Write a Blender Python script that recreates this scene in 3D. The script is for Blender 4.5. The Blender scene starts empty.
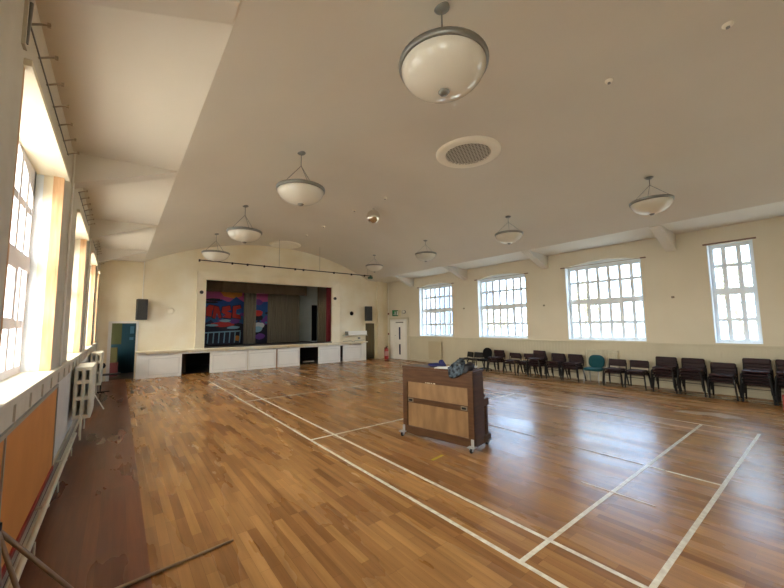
import bpy, bmesh, math, random
from mathutils import Vector, Matrix, Euler
random.seed(7)
C = bpy.context.scene.collection
PI = math.pi
sc = bpy.context.scene

# ------------------------------------------------------------------ camera
cam_d = bpy.data.cameras.new('camera'); cam = bpy.data.objects.new('camera', cam_d); C.objects.link(cam)
cam_d.sensor_width = 36.0; cam_d.lens = 348.16/784*36.0; cam_d.clip_start = 0.03; cam_d.clip_end = 400
YAW, PITCH, ROLL = 0.664382, 0.089297, -0.01162
fw = Vector((math.sin(YAW)*math.cos(PITCH), math.cos(YAW)*math.cos(PITCH), math.sin(PITCH)))
r0 = Vector((math.cos(YAW), -math.sin(YAW), 0)); u0 = r0.cross(fw)
rr = r0*math.cos(ROLL)+u0*math.sin(ROLL); uu = -r0*math.sin(ROLL)+u0*math.cos(ROLL)
m = Matrix((rr, uu, -fw)).transposed().to_4x4(); m.translation = Vector((-2.668, -0.990, 1.937))
cam.matrix_world = m
sc.camera = cam

# ------------------------------------------------------------------ world, sun, portals, exposure
w = bpy.data.worlds.new('sky'); sc.world = w; w.use_nodes = True
wn = w.node_tree.nodes; wl = w.node_tree.links; wn.clear()
wo = wn.new('ShaderNodeOutputWorld'); wb = wn.new('ShaderNodeBackground')
tc = wn.new('ShaderNodeTexCoord'); sx = wn.new('ShaderNodeSeparateXYZ'); rp = wn.new('ShaderNodeValToRGB')
wl.new(tc.outputs['Generated'], sx.inputs[0])
mr = wn.new('ShaderNodeMapRange'); mr.inputs['From Min'].default_value = -0.8; mr.inputs['From Max'].default_value = 0.8
wl.new(sx.outputs['X'], mr.inputs[0]); wl.new(mr.outputs[0], rp.inputs[0])
rp.color_ramp.elements[0].position = 0.0; rp.color_ramp.elements[0].color = (1.0, 0.96, 0.84, 1)
rp.color_ramp.elements[1].position = 1.0; rp.color_ramp.elements[1].color = (0.28, 0.40, 0.57, 1)
wl.new(rp.outputs[0], wb.inputs[0]); wb.inputs[1].default_value = 19.0
wl.new(wb.outputs[0], wo.inputs[0])
sun_d = bpy.data.lights.new('sun', 'SUN'); sun = bpy.data.objects.new('sun', sun_d); C.objects.link(sun)
sun_d.energy = 5.0; sun_d.angle = math.radians(1.5); sun_d.color = (1.0, 0.86, 0.62)
sun.rotation_euler = Vector((0.10, 1.0, -0.42)).to_track_quat('-Z', 'Y').to_euler()
sc.view_settings.view_transform = 'Standard'; sc.view_settings.look = 'None'
sc.view_settings.exposure = 0.45; sc.view_settings.gamma = 1.0; sc.view_settings.use_curve_mapping = False
sc.cycles.max_bounces = 10; sc.cycles.diffuse_bounces = 7; sc.cycles.glossy_bounces = 4
sc.cycles.transmission_bounces = 6; sc.cycles.transparent_max_bounces = 12
sc.cycles.caustics_reflective = False; sc.cycles.caustics_refractive = False
sc.cycles.sample_clamp_indirect = 12.0
sc.cycles.use_denoising = True; sc.cycles.use_adaptive_sampling = False

XL, XR, YF, YB = -3.3, 10.1, 15.8, -4.2       # inner faces of the hall
BAYS = [(-2.9, -0.9), (0.22, 1.12), (2.68, 5.04), (6.64, 9.0), (10.56, 12.92)]
WIN_R = [(-2.9, -0.9, 3), (0.22, 1.12, 3), (2.68, 5.04, 7), (6.64, 9.0, 7), (10.56, 12.92, 7)]
WIN_L = [(-2.9, -0.9, 3), (0.22, 1.12, 3), (2.52, 5.02, 7), (6.6, 8.96, 7), (10.5, 12.86, 7), (14.05, 15.0, 3)]
def portal(x, y0, y1, z0, z1, sgn):
    d = bpy.data.lights.new('window_portal', 'AREA'); d.shape = 'RECTANGLE'; d.size = z1-z0; d.size_y = y1-y0
    d.cycles.is_portal = True
    o = bpy.data.objects.new('window_portal', d); C.objects.link(o)
    o.location = (x, (y0+y1)/2, (z0+z1)/2); o.rotation_euler = (0, PI/2*sgn, 0)
for a, b, n in WIN_R: portal(XR+0.34, a, b, 1.36, 4.1, 1)
for a, b, n in WIN_L: portal(XL-0.34, a, b, 1.42, 3.9, -1)

# ------------------------------------------------------------------ materials
def mat(name, col, rough=0.6, metal=0.0, spec=0.5, noise=None, bump=None, coat=0.0):
    """noise = (scale, amount, second colour or None, stretch); bump = (scale, strength)"""
    mt = bpy.data.materials.new(name); mt.use_nodes = True
    nt = mt.node_tree; b = nt.nodes['Principled BSDF']
    b.inputs['Base Color'].default_value = (*col, 1); b.inputs['Roughness'].default_value = rough
    b.inputs['Metallic'].default_value = metal; b.inputs['Specular IOR Level'].default_value = spec
    if coat: b.inputs['Coat Weight'].default_value = coat; b.inputs['Coat Roughness'].default_value = 0.1
    if noise:
        t = nt.nodes.new('ShaderNodeTexCoord'); mp = nt.nodes.new('ShaderNodeMapping')
        n = nt.nodes.new('ShaderNodeTexNoise'); cr = nt.nodes.new('ShaderNodeValToRGB')
        mp.inputs['Scale'].default_value = noise[3] if len(noise) > 3 else (1, 1, 1)
        n.inputs['Scale'].default_value = noise[0]; n.inputs['Detail'].default_value = 5
        c2 = noise[2] if noise[2] else tuple(c*(1-noise[1]) for c in col)
        cr.color_ramp.elements[0].position = 0.35; cr.color_ramp.elements[0].color = (*c2, 1)
        cr.color_ramp.elements[1].position = 0.65; cr.color_ramp.elements[1].color = (*col, 1)
        nt.links.new(t.outputs['Object'], mp.inputs[0]); nt.links.new(mp.outputs[0], n.inputs[0])
        nt.links.new(n.outputs[0], cr.inputs[0]); nt.links.new(cr.outputs[0], b.inputs['Base Color'])
    if bump:
        t = nt.nodes.new('ShaderNodeTexCoord'); n = nt.nodes.new('ShaderNodeTexNoise'); bp = nt.nodes.new('ShaderNodeBump')
        n.inputs['Scale'].default_value = bump[0]; bp.inputs['Strength'].default_value = bump[1]; bp.inputs['Distance'].default_value = 0.01
        nt.links.new(t.outputs['Object'], n.inputs[0]); nt.links.new(n.outputs[0], bp.inputs['Height']); nt.links.new(bp.outputs[0], b.inputs['Normal'])
    return mt

CEIL = mat('ceiling_paint', (0.72, 0.67, 0.575), 0.75, noise=(0.5, 0.05, None), bump=(25, 0.08))
WALL = mat('cream_paint', (0.74, 0.68, 0.54), 0.6, noise=(0.9, 0.06, (0.70, 0.64, 0.50)), bump=(30, 0.1))
STAGEWALL = mat('stage_wall_paint', (0.90, 0.84, 0.67), 0.6, noise=(0.7, 0.06, (0.80, 0.70, 0.48)), bump=(30, 0.08))
TRIMW = mat('white_gloss_paint', (0.80, 0.79, 0.74), 0.35, noise=(3, 0.06, None))
OLDW = mat('worn_white_paint', (0.66, 0.61, 0.49), 0.5, noise=(4, 0.1, (0.60, 0.55, 0.43)))
PANELW = mat('stage_panel_white', (0.92, 0.91, 0.85), 0.45, noise=(2, 0.05, None))
FRAMEM = mat('window_frame_paint', (0.80, 0.87, 0.92), 0.4)
FRAML = mat('window_frame_lilac', (0.74, 0.73, 0.80), 0.4)
REVEAL = mat('reveal_cream', (0.84, 0.77, 0.58), 0.5)
PINE = mat('raw_pine', (0.78, 0.50, 0.27), 0.6, noise=(4, 0.3, (0.62, 0.34, 0.16), (6, 6, 0.6)))
BROWNRAIL = mat('brown_rail', (0.20, 0.11, 0.07), 0.5)
BLACK = mat('black_matt', (0.006, 0.006, 0.007), 0.8, spec=0.15)
BLKMET = mat('black_metal', (0.008, 0.008, 0.009), 0.5, spec=0.3)
SPK = mat('speaker_black', (0.045, 0.045, 0.042), 0.7)
GRILLE = mat('speaker_grille', (0.07, 0.07, 0.065), 0.8, noise=(160, 0.6, None))
GREYM = mat('grey_metal', (0.24, 0.24, 0.22), 0.4, 0.6)
CASTM = mat('castor_zinc', (0.42, 0.42, 0.42), 0.4, 0.6)
CHROME = mat('chrome', (0.8, 0.8, 0.8), 0.15, 1.0)
BOWL = mat('lamp_glass', (0.88, 0.86, 0.78), 0.06, spec=0.6, coat=0.5)
_n = BOWL.node_tree; _t = _n.nodes.new('ShaderNodeBsdfTranslucent'); _m = _n.nodes.new('ShaderNodeMixShader'); _t.inputs[0].default_value = (.95, .9, .8, 1); _m.inputs[0].default_value = .35
_n.links.new(_n.nodes['Principled BSDF'].outputs[0], _m.inputs[1]); _n.links.new(_t.outputs[0], _m.inputs[2]); _n.links.new(_m.outputs[0], _n.nodes['Material Output'].inputs[0])
RADM = mat('radiator_paint', (0.72, 0.68, 0.54), 0.45, noise=(8, 0.1, None))
CURT = mat('curtain_brown_grey', (0.25, 0.215, 0.16), 0.9, noise=(3, 0.2, None, (4, 4, 0.3)))
VAL = mat('valance_brown', (0.065, 0.040, 0.018), 0.9)
REDC = mat('curtain_red', (0.17, 0.010, 0.018), 0.85)
PALEB = mat('stage_back_paint', (0.80, 0.88, 0.87), 0.7, noise=(1.5, 0.1, None))
DKFLOOR = mat('stage_boards', (0.07, 0.055, 0.045), 0.6)
VINYL = mat('burgundy_vinyl', (0.026, 0.006, 0.008), 0.5, spec=0.25, noise=(20, 0.3, None))
VINYLB = mat('black_vinyl', (0.016, 0.014, 0.012), 0.55, spec=0.3)
TEAL = mat('teal_fabric', (0.0, 0.075, 0.095), 0.85, noise=(40, 0.2, None))
SILV = mat('silver_tube', (0.45, 0.46, 0.48), 0.3, 0.8)
ORANGE = mat('orange_board', (0.66, 0.27, 0.06), 0.6, noise=(2.5, 0.12, (0.60, 0.24, 0.05)))
REDP = mat('red_paint', (0.33, 0.02, 0.015), 0.45)
GREYFR = mat('aluminium_edge', (0.34, 0.33, 0.30), 0.4, 0.5)
ROD = mat('brown_tube', (0.30, 0.20, 0.12), 0.45, noise=(8, 0.3, None))
PIANO = mat('piano_walnut', (0.085, 0.038, 0.014), 0.42, spec=.25, noise=(3, 0.3, (0.055, 0.023, 0.009), (1, 1, 9)))
PLY = mat('piano_plywood', (0.235, 0.130, 0.050), 0.5, noise=(2.2, 0.3, (0.165, 0.085, 0.03), (4, 4, 1)))
TEALW = mat('teal_wall', (0.008, 0.07, 0.105), 0.6)
OLIVE = mat('olive_wall', (0.12, 0.12, 0.03), 0.6)
DIM = mat('corridor_brown', (0.17, 0.13, 0.07), 0.8, noise=(2, 0.3, None, (6, 6, 0.4)))
DUCTW = mat('conduit_white', (0.86, 0.84, 0.76), 0.45)
EXTRED = mat('extinguisher_red', (0.36, 0.02, 0.02), 0.3)
GREENS = mat('sign_green', (0.0, 0.16, 0.06), 0.5)
WHITE = mat('plain_white', (0.82, 0.82, 0.80), 0.5)
PAPER = mat('paper', (0.80, 0.80, 0.82), 0.7)
BLUEC = mat('blue_cloth', (0.012, 0.016, 0.10), 0.8)
BAGM = mat('grey_black_fleece', (0.005, 0.006, 0.008), 0.9, spec=.1, noise=(19, 0.5, (0.10, 0.13, 0.16)))
DKBAG = mat('black_bag', (0.008, 0.008, 0.012), 0.6)
BALLM = mat('mirror_ball_glass', (0.80, 0.76, 0.66), 0.12, 1.0)
COURT = mat('court_line_paint', (0.84, 0.81, 0.68), 0.35, noise=(14, 0.15, (0.62, 0.56, 0.44)))
COURTF = mat('court_line_faded', (0.62, 0.52, 0.40), 0.35, noise=(9, 0.4, (0.46, 0.32, 0.20)))
TAPEY = mat('yellow_tape', (0.55, 0.45, 0.05), 0.5)
GRASS = mat('ground_outside', (0.30, 0.29, 0.24), 0.9, noise=(0.3, 0.2, None))
BOUNCEG = mat('pale_bounce_ground', (0.62, 0.58, 0.50), 0.9, noise=(0.5, 0.1, None))  # pale so that the added ground throws light up through the left windows
BARK = mat('bark', (0.38, 0.35, 0.30), 0.9)
LEAF = mat('leaf', (0.45, 0.44, 0.26), 0.7)
BRICKSH = mat('shaded_brick', (0.05, 0.085, 0.17), 0.5)  # brick facade in shade; the blue of the shade is in this colour
DARKGL = mat('dark_blue_glass', (0.015, 0.03, 0.08), 0.15)

def glass_mat():
    mt = bpy.data.materials.new('window_glass'); mt.use_nodes = True; nt = mt.node_tree; nt.nodes.clear()
    o = nt.nodes.new('ShaderNodeOutputMaterial'); mx = nt.nodes.new('ShaderNodeMixShader')
    t = nt.nodes.new('ShaderNodeBsdfTransparent'); g = nt.nodes.new('ShaderNodeBsdfGlossy'); lw = nt.nodes.new('ShaderNodeLayerWeight'); pw_ = nt.nodes.new('ShaderNodeMath'); pw_.operation = 'POWER'; pw_.inputs[1].default_value = 5.0; f = nt.nodes.new('ShaderNodeMath'); f.operation = 'MULTIPLY_ADD'; f.inputs[1].default_value = 0.45; f.inputs[2].default_value = 0.03; nt.links.new(lw.outputs['Facing'], pw_.inputs[0]); nt.links.new(pw_.outputs[0], f.inputs[0])
    t.inputs[0].default_value = (0.97, 0.98, 0.985, 1); g.inputs['Roughness'].default_value = 0.02
    nt.links.new(f.outputs[0], mx.inputs[0]); nt.links.new(t.outputs[0], mx.inputs[1]); nt.links.new(g.outputs[0], mx.inputs[2]); nt.links.new(mx.outputs[0], o.inputs[0])
    return mt
GLASS = glass_mat()

def floor_mat(name, pw, pl, cols, rough):
    mt = bpy.data.materials.new(name); mt.use_nodes = True; nt = mt.node_tree; N = nt.nodes; L = nt.links
    b = N['Principled BSDF']
    tc = N.new('ShaderNodeTexCoord'); mp = N.new('ShaderNodeMapping'); mp.inputs['Rotation'].default_value = (0, 0, PI/2)
    L.new(tc.outputs['Object'], mp.inputs[0])
    def brick(c1, c2, off):
        k = N.new('ShaderNodeTexBrick'); k.inputs['Scale'].default_value = 1.0; k.inputs['Brick Width'].default_value = pl; k.inputs['Row Height'].default_value = pw
        k.inputs['Mortar Size'].default_value = 0.0009; k.inputs['Mortar Smooth'].default_value = 0.4; k.offset = off; k.offset_frequency = 3; k.squash = 1.0
        k.inputs['Color1'].default_value = (*c1, 1); k.inputs['Color2'].default_value = (*c2, 1); k.inputs['Mortar'].default_value = (0.11, 0.05, 0.02, 1)
        k.inputs['Bias'].default_value = 0.0
        L.new(mp.outputs[0], k.inputs[0]); return k
    k1 = brick(cols[0], cols[1], 0.37)
    # long grain
    m2 = N.new('ShaderNodeMapping'); m2.inputs['Scale'].default_value = (22, 1.3, 1); L.new(tc.outputs['Object'], m2.inputs[0])
    g = N.new('ShaderNodeTexNoise'); g.inputs['Scale'].default_value = 1.0; g.inputs['Detail'].default_value = 6; L.new(m2.outputs[0], g.inputs[0])
    gr = N.new('ShaderNodeValToRGB'); gr.color_ramp.elements[0].position = 0.3; gr.color_ramp.elements[0].color = (0.74, 0.71, 0.68, 1); gr.color_ramp.elements[1].position = 0.7; gr.color_ramp.elements[1].color = (1.12, 1.1, 1.08, 1)
    L.new(g.outputs[0], gr.inputs[0])
    mu = N.new('ShaderNodeMix'); mu.data_type = 'RGBA'; mu.blend_type = 'MULTIPLY'; mu.inputs[0].default_value = 0.85
    L.new(k1.outputs[0], mu.inputs[6]); L.new(gr.outputs[0], mu.inputs[7])
    # board groups, wear
    m3 = N.new('ShaderNodeMapping'); m3.inputs['Scale'].default_value = (1.6, 0.35, 1); L.new(tc.outputs['Object'], m3.inputs[0])
    h = N.new('ShaderNodeTexNoise'); h.inputs['Scale'].default_value = 1.3; h.inputs['Detail'].default_value = 4; L.new(m3.outputs[0], h.inputs[0])
    hr = N.new('ShaderNodeValToRGB'); hr.color_ramp.elements[0].position = 0.35; hr.color_ramp.elements[0].color = (*cols[2], 1); hr.color_ramp.elements[1].position = 0.62; hr.color_ramp.elements[1].color = (1, 1, 1, 1)
    L.new(h.outputs[0], hr.inputs[0])
    m4 = N.new('ShaderNodeMix'); m4.data_type = 'RGBA'; m4.blend_type = 'MULTIPLY'; m4.inputs[0].default_value = 0.8
    L.new(mu.outputs[2], m4.inputs[6]); L.new(hr.outputs[0], m4.inputs[7]); L.new(m4.outputs[2], b.inputs['Base Color'])
    rr_ = N.new('ShaderNodeMapRange'); rr_.inputs['From Min'].default_value = 0.3; rr_.inputs['From Max'].default_value = 0.7
    rr_.inputs['To Min'].default_value = rough[0]; rr_.inputs['To Max'].default_value = rough[1]
    L.new(h.outputs[0], rr_.inputs[0]); L.new(rr_.outputs[0], b.inputs['Roughness'])
    b.inputs['Specular IOR Level'].default_value = 0.30
    m5 = N.new('ShaderNodeMapping'); m5.inputs['Scale'].default_value = (9, 1.2, 1); L.new(tc.outputs['Object'], m5.inputs[0])
    n5 = N.new('ShaderNodeTexNoise'); n5.inputs['Scale'].default_value = 1.0; n5.inputs['Detail'].default_value = 3; L.new(m5.outputs[0], n5.inputs[0])
    bp = N.new('ShaderNodeBump'); bp.inputs['Strength'].default_value = 0.12; bp.inputs['Distance'].default_value = 0.004
    ad = N.new('ShaderNodeMath'); ad.operation = 'MULTIPLY_ADD'; ad.inputs[1].default_value = 0.0
    L.new(k1.outputs['Fac'], ad.inputs[0]); L.new(n5.outputs[0], ad.inputs[2]); L.new(ad.outputs[0], bp.inputs['Height']); return mt
FLOORM = floor_mat('strip_floor', 0.085, 0.66, ((0.48, 0.262, 0.096), (0.265, 0.125, 0.043), (0.80, 0.74, 0.70)), (0.20, 0.34))
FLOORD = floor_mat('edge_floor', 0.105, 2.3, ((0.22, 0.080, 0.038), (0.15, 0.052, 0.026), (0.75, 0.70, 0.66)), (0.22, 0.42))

# ------------------------------------------------------------------ mesh helpers
class MB:
    def __init__(s): s.v = []; s.f = []; s.sm = []
    def add(s, vs, fs, smooth=False):
        o = len(s.v); s.v += [tuple(v) for v in vs]; s.f += [tuple(i+o for i in f) for f in fs]; s.sm += [smooth]*len(fs); return s
    def box(s, x0, x1, y0, y1, z0, z1, M=None):
        vs = [Vector(p) for p in ((x0,y0,z0),(x1,y0,z0),(x1,y1,z0),(x0,y1,z0),(x0,y0,z1),(x1,y0,z1),(x1,y1,z1),(x0,y1,z1))]
        if M: vs = [M @ v for v in vs]
        return s.add(vs, [(3,2,1,0),(4,5,6,7),(0,1,5,4),(1,2,6,5),(2,3,7,6),(3,0,4,7)])
    def prism(s, poly, axis, a, b):
        """poly: 2-D points in the plane normal to axis"""
        def P(p, t):
            return (t, p[0], p[1]) if axis == 0 else (p[0], t, p[1]) if axis == 1 else (p[0], p[1], t)
        n = len(poly); vs = [P(p, a) for p in poly]+[P(p, b) for p in poly]
        fs = [tuple(range(n))[::-1], tuple(range(n, 2*n))]+[(i, (i+1) % n, n+(i+1) % n, n+i) for i in range(n)]
        return s.add(vs, fs)
    def tube(s, pts, r, n=8, cap=True):
        pts = [Vector(p) for p in pts]; rings = []
        rs = r if isinstance(r, (list, tuple)) else [r]*len(pts)
        up = None
        for i, p in enumerate(pts):
            d = (pts[min(i+1, len(pts)-1)]-pts[max(i-1, 0)]).normalized()
            if up is None:
                up = Vector((0, 0, 1)) if abs(d.z) < 0.9 else Vector((1, 0, 0))
            a = d.cross(up).normalized(); b_ = a.cross(d).normalized(); up = b_
            rings.append([p+(a*math.cos(2*PI*k/n)+b_*math.sin(2*PI*k/n))*rs[i] for k in range(n)])
        vs = [v for q in rings for v in q]; fs = []
        for i in range(len(rings)-1):
            for k in range(n): fs.append((i*n+k, i*n+(k+1) % n, (i+1)*n+(k+1) % n, (i+1)*n+k))
        s.add(vs, fs, True)
        if cap: s.add([*rings[0], *rings[-1]], [tuple(range(n))[::-1], tuple(range(n, 2*n))])
        return s
    def lathe(s, prof, c=(0, 0, 0), n=32, M=None):
        vs = []
        for r, z in prof:
            for k in range(n):
                v = Vector((c[0]+r*math.cos(2*PI*k/n), c[1]+r*math.sin(2*PI*k/n), c[2]+z)); vs.append(M @ v if M else v)
        fs = [(i*n+k, i*n+(k+1) % n, (i+1)*n+(k+1) % n, (i+1)*n+k) for i in range(len(prof)-1) for k in range(n)]
        return s.add(vs, fs, True)
    def build(s, name, material, parent=None, bevel=0.0, seg=2, loc=None):
        me = bpy.data.meshes.new(name); me.from_pydata(s.v, [], s.f)
        me.polygons.foreach_set('use_smooth', s.sm); me.materials.append(material)
        bm = bmesh.new(); bm.from_mesh(me); bmesh.ops.recalc_face_normals(bm, faces=bm.faces); bm.to_mesh(me); bm.free()
        o = bpy.data.objects.new(name, me); C.objects.link(o)
        if parent: o.parent = parent
        if loc: o.location = loc
        if bevel:
            b = o.modifiers.new('bevel', 'BEVEL'); b.width = bevel; b.segments = seg; b.limit_method = 'ANGLE'; b.angle_limit = math.radians(40)
        return o
def tag(o, label, cat=None, group=None, kind=None):
    if label: o['label'] = label
    if cat: o['category'] = cat
    if group: o['group'] = group
    if kind: o['kind'] = kind
    return o
def thing(name, label, cat, loc=(0, 0, 0), rz=0.0, group=None, kind=None):
    o = bpy.data.objects.new(name, None); C.objects.link(o); o.location = loc; o.rotation_euler = (0, 0, rz)
    return tag(o, label, cat, group, kind)
def struct(o): o['kind'] = 'structure'; return o
def dup(root, loc, rz, label, group=None):
    r = root.copy(); C.objects.link(r); r.location = loc; r.rotation_euler = (0, 0, rz); r['label'] = label
    if group: r['group'] = group
    for ch in list(root.children):
        c = ch.copy(); C.objects.link(c); c.parent = r
        for g in list(ch.children):
            d = g.copy(); C.objects.link(d); d.parent = c
    return r

# ------------------------------------------------------------------ ceiling profile
CX, HC, ZC, ZA = 3.35, 5.35, 4.55, 5.84       # arch centre, half chord, springing, apex
SAG = ZA-ZC; RAD = (HC*HC+SAG*SAG)/(2*SAG); ZO = ZA-RAD
def zceil(x):
    d = abs(x-CX)
    return ZO+math.sqrt(RAD*RAD-d*d) if d < HC else ZC-(d-HC)*0.05
prof = [(XL-0.4, ZC-0.07)]+[(CX-HC+2*HC*i/36, zceil(CX-HC+2*HC*i/36)) for i in range(37)]+[(XR+0.4, ZC-0.07)]
up = [(x, z+0.25) for x, z in reversed(prof)]
bc = MB()
n = len(prof)
vs = [(x, YB-0.3, z) for x, z in prof]+[(x, YF+0.3, z) for x, z in prof]
bc.add(vs, [(i, i+1, n+i+1, n+i) for i in range(1, n-2)], True)
bc.add(vs, [(0, 1, n+1, n), (n-2, n-1, 2*n-1, 2*n-2)])
bc.prism([(XL-0.4, 6.3), (XR+0.4, 6.3), (XR+0.4, 6.5), (XL-0.4, 6.5)], 1, YB-0.3, YF+0.3)
struct(bc.build('ceiling', CEIL))
# knee braces
nn = 1
for y in (-1.9, 1.9, 5.78, 9.7, 13.45):
    for side in (-1, 1):
        xw = XL if side < 0 else XR; xt = CX-HC if side < 0 else CX+HC
        b = MB().prism([(xw, 4.02), (xt+0.02*side, ZC-0.02), (xt+0.02*side, ZC+0.06), (xw, ZC+0.06)], 1, y-0.13, y+0.13)
        struct(b.build('trim_%d' % nn, CEIL)); nn += 1

# ------------------------------------------------------------------ floor
MB().box(-2.38, XR+0.3, YB-0.3, YF+0.3, -0.2, 0)
fl = MB().box(-2.38, XR+0.3, YB-0.3, YF+0.3, -0.2, 0).build('floor', FLOORM); struct(fl)
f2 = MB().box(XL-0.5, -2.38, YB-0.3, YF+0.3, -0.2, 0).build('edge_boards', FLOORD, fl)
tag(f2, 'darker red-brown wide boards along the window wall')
LZ = [0.0025]
def line(x0, x1, y0, y1, mt_=COURT):
    LZ[0] += .00025
    MB().box(x0, x1, y0, y1, 0.0005, LZ[0]).build('court_line', mt_, fl)
h = 0.021
line(-h, h, -1.2, 13.4); line(0.46-h, 0.46+h, 0, 13.4)
line(0, 6.1, -h, h); line(0, 6.1, 0.76-h, 0.76+h)
line(h, 6.1, 4.72-h, 4.72+h); line(h, 6.1, 8.68-h, 8.68+h)
line(6.1-h, 6.1+h, 0, 13.4, COURTF); line(5.64-h, 5.64+h, 0, 13.4, COURTF)
line(3.05-h*.8, 3.05+h*.8, h, 0.74); line(3.05-h*.8, 3.05+h*.8, 8.7, 13.4, COURTF); line(3.05-h*.5, 3.05+h*.5, 0.8, 4.7, COURTF)
line(1.86, 1.89, 0.35, 1.1, COURTF); line(0, 6.1, 13.38, 13.42, COURTF)
M = Matrix.Translation((1.09, 2.78, 0)) @ Matrix.Rotation(0.15, 4, 'Z')
tag(MB().box(-.13, .13, -.022, .022, 0.0005, 0.0025, M).build('floor_tape', TAPEY), 'short yellow tape mark on the floor in front of the piano', 'tape')

MB().prism([(6.93, 1.4), (7.12, 1.32), (7.3, 1.01), (7.44, .7), (7.34, .42), (7.17, .25), (7.1, .45), (6.98, .56), (7.06, .8), (6.95, .98)], 2, 0.0005, 0.0012).build('worn_patch', mat('dusty_scuff', (0.44, 0.33, 0.23), .3, noise=(5, .3, (0.38, 0.23, 0.11))), fl)
# ------------------------------------------------------------------ walls
def side_wall(name, xi, xo, wins, arch, z0, zt, zap, material):
    b = MB(); y = YB-0.3
    for a, c, n_ in wins:
        b.box(min(xi, xo), max(xi, xo), y, a, 0, 4.75)
        b.box(min(xi, xo), max(xi, xo), a, c, 0, z0)
        if arch and n_ > 3:
            pts = [(a, 4.75), (a, zt)]+[(a+(c-a)*i/16, zt+(zap-zt)*(1-(2*i/16-1)**2)) for i in range(1, 16)]+[(c, zt), (c, 4.75)]
            # split into quads for a clean extrusion
            q = [(a+(c-a)*i/16, zt+(zap-zt)*(1-(2*i/16-1)**2)) for i in range(17)]
            for i in range(16):
                b.prism([q[i], q[i+1], (q[i+1][0], 4.75), (q[i][0], 4.75)], 0, xi, xo)
        else:
            zz = zt+0.13 if (arch and n_ == 3) else zt
            b.box(min(xi, xo), max(xi, xo), a, c, zz, 4.75)
        y = c
    b.box(min(xi, xo), max(xi, xo), y, YF+0.3, 0, 4.75)
    return struct(b.build(name, material))
WR = side_wall('wall_right', XR, XR+0.36, WIN_R, True, 1.35, 3.92, 4.08, WALL)
WL = side_wall('wall_left', XL, XL-0.36, WIN_L, False, 1.42, 3.88, 3.88, OLDW)

# stage-end wall with openings
b = MB()
Y0, Y1 = YF, YF+0.22
def blk(x0, x1, z0, z1): b.box(x0, x1, Y0, Y1, z0, z1)
ZT = 5.95
blk(XL-0.3, -2.87, 0, ZT); blk(-2.87, -2.13, 2.13, ZT); blk(-2.13, -2.05, 0, ZT)
blk(-2.05, 0.25, 0.95, ZT); blk(0.25, 6.36, 4.01, ZT); blk(6.36, 8.42, 0.95, ZT)
blk(8.42, 8.5, 0, ZT); blk(8.5, 9.17, 2.06, ZT); blk(9.17, XR+0.3, 0, ZT)
struct(b.build('wall_far', STAGEWALL))
struct(MB().box(XL-0.4, XR+0.4, YB-0.5, YB, 0, 6.2).build('wall_back', WALL))
# stage surround: splayed pale architrave
b = MB()
b.prism([(-.12, YF), (-.12, YF-.10), (.25, YF-.02), (.25, YF)], 2, 1.0, 4.35)
b.prism([(6.36, YF), (6.36, YF-.02), (6.78, YF-.10), (6.78, YF)], 2, 1.0, 4.35)
b.prism([(YF, 4.01), (YF-.02, 4.01), (YF-.10, 4.35), (YF, 4.35)], 0, -.12, 6.78)
struct(b.build('trim_11', STAGEWALL))
# stage front
YS = 15.62
sf = MB()
sf.box(-2.08, -1.78, YS-.03, YF+.02, 0, 1.0); sf.box(8.12, 8.42, YS-.03, YF+.02, 0, 1.0)
for x0, x1 in ((-1.78, -.58), (.46, 4.48), (5.5, 6.77), (6.96, 8.12)): sf.box(x0, x1, YS, YS+.08, 0, .90)
sf.box(-1.78, 8.12, YS, YS+.08, .87, .99)
sfo = struct(sf.build('trim_12', PANELW)); 
b = MB()
for x0, x1 in ((-1.7, -.66), (.56, 1.95), (2.05, 3.25), (3.4, 4.42), (5.56, 6.7), (7.04, 8.05)):
    for (a, c, d, e) in ((x0, x1, .1, .13), (x0, x1, .72, .75), (x0, x0+.03, .1, .75), (x1-.03, x1, .1, .75)):
        b.box(a, c, YS-.012, YS, d, e)
b.build('panel_moulding', TRIMW, sfo)
MB().box(3.29, 3.36, YS-.02, YS, 0, .86).build('panel_divider', mat('divider_brown', (0.33, 0.22, 0.15), .6), sfo)
MB().box(1.985, 2.02, YS-.008, YS, 0, .86).build('panel_divider', OLDW, sfo)
lg = MB(); lg.box(-2.12, 8.46, YS-.14, YF+.02, .99, 1.05); lg.box(-1.8, 8.14, YS-.06, YS, .93, .99)
lgo = struct(lg.build('trim_13', STAGEWALL, bevel=.012))
b = MB()
for i in range(15): 
    x = -1.72+i*.70
    if x < 8.1: b.box(x-.05, x+.05, YS-.12, YS, .91, .99)
b.build('ledge_bracket', STAGEWALL, lgo, bevel=.01)
# under-stage dark space and stage floor
b = MB(); b.box(-1.8, 8.2, YF+.22, 19.6, -0.02, 0.0); b.box(-1.8, 8.2, 19.4, 19.6, 0, .9); b.box(-1.95, -1.8, YS+.08, 19.6, 0, .9); b.box(8.2, 8.3, YS+.08, 19.6, 0, .9)
struct(b.build('wall_under_stage', DKFLOOR))
b = MB(); b.box(-1.8, 8.2, YS+.08, 19.6, .88, .95); b.box(.25, 6.36, YF-.02, 19.6, .95, 1.02); struct(b.build('floor_stage', DKFLOOR))
tag(MB().box(5.1, 5.72, 16.6, 16.66, .02, .1, Matrix.Identity(4)).build('loose_plank', PANELW), 'pale plank lying in the dark opening under the stage', 'plank')
tag(MB().box(-.42, -.30, 16.6, 16.7, 0, .88).build('under_stage_post', mat('post_brown', (0.12, .07, .04), .7)), 'brown timber post inside the left dark opening under the stage', 'post')
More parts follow.
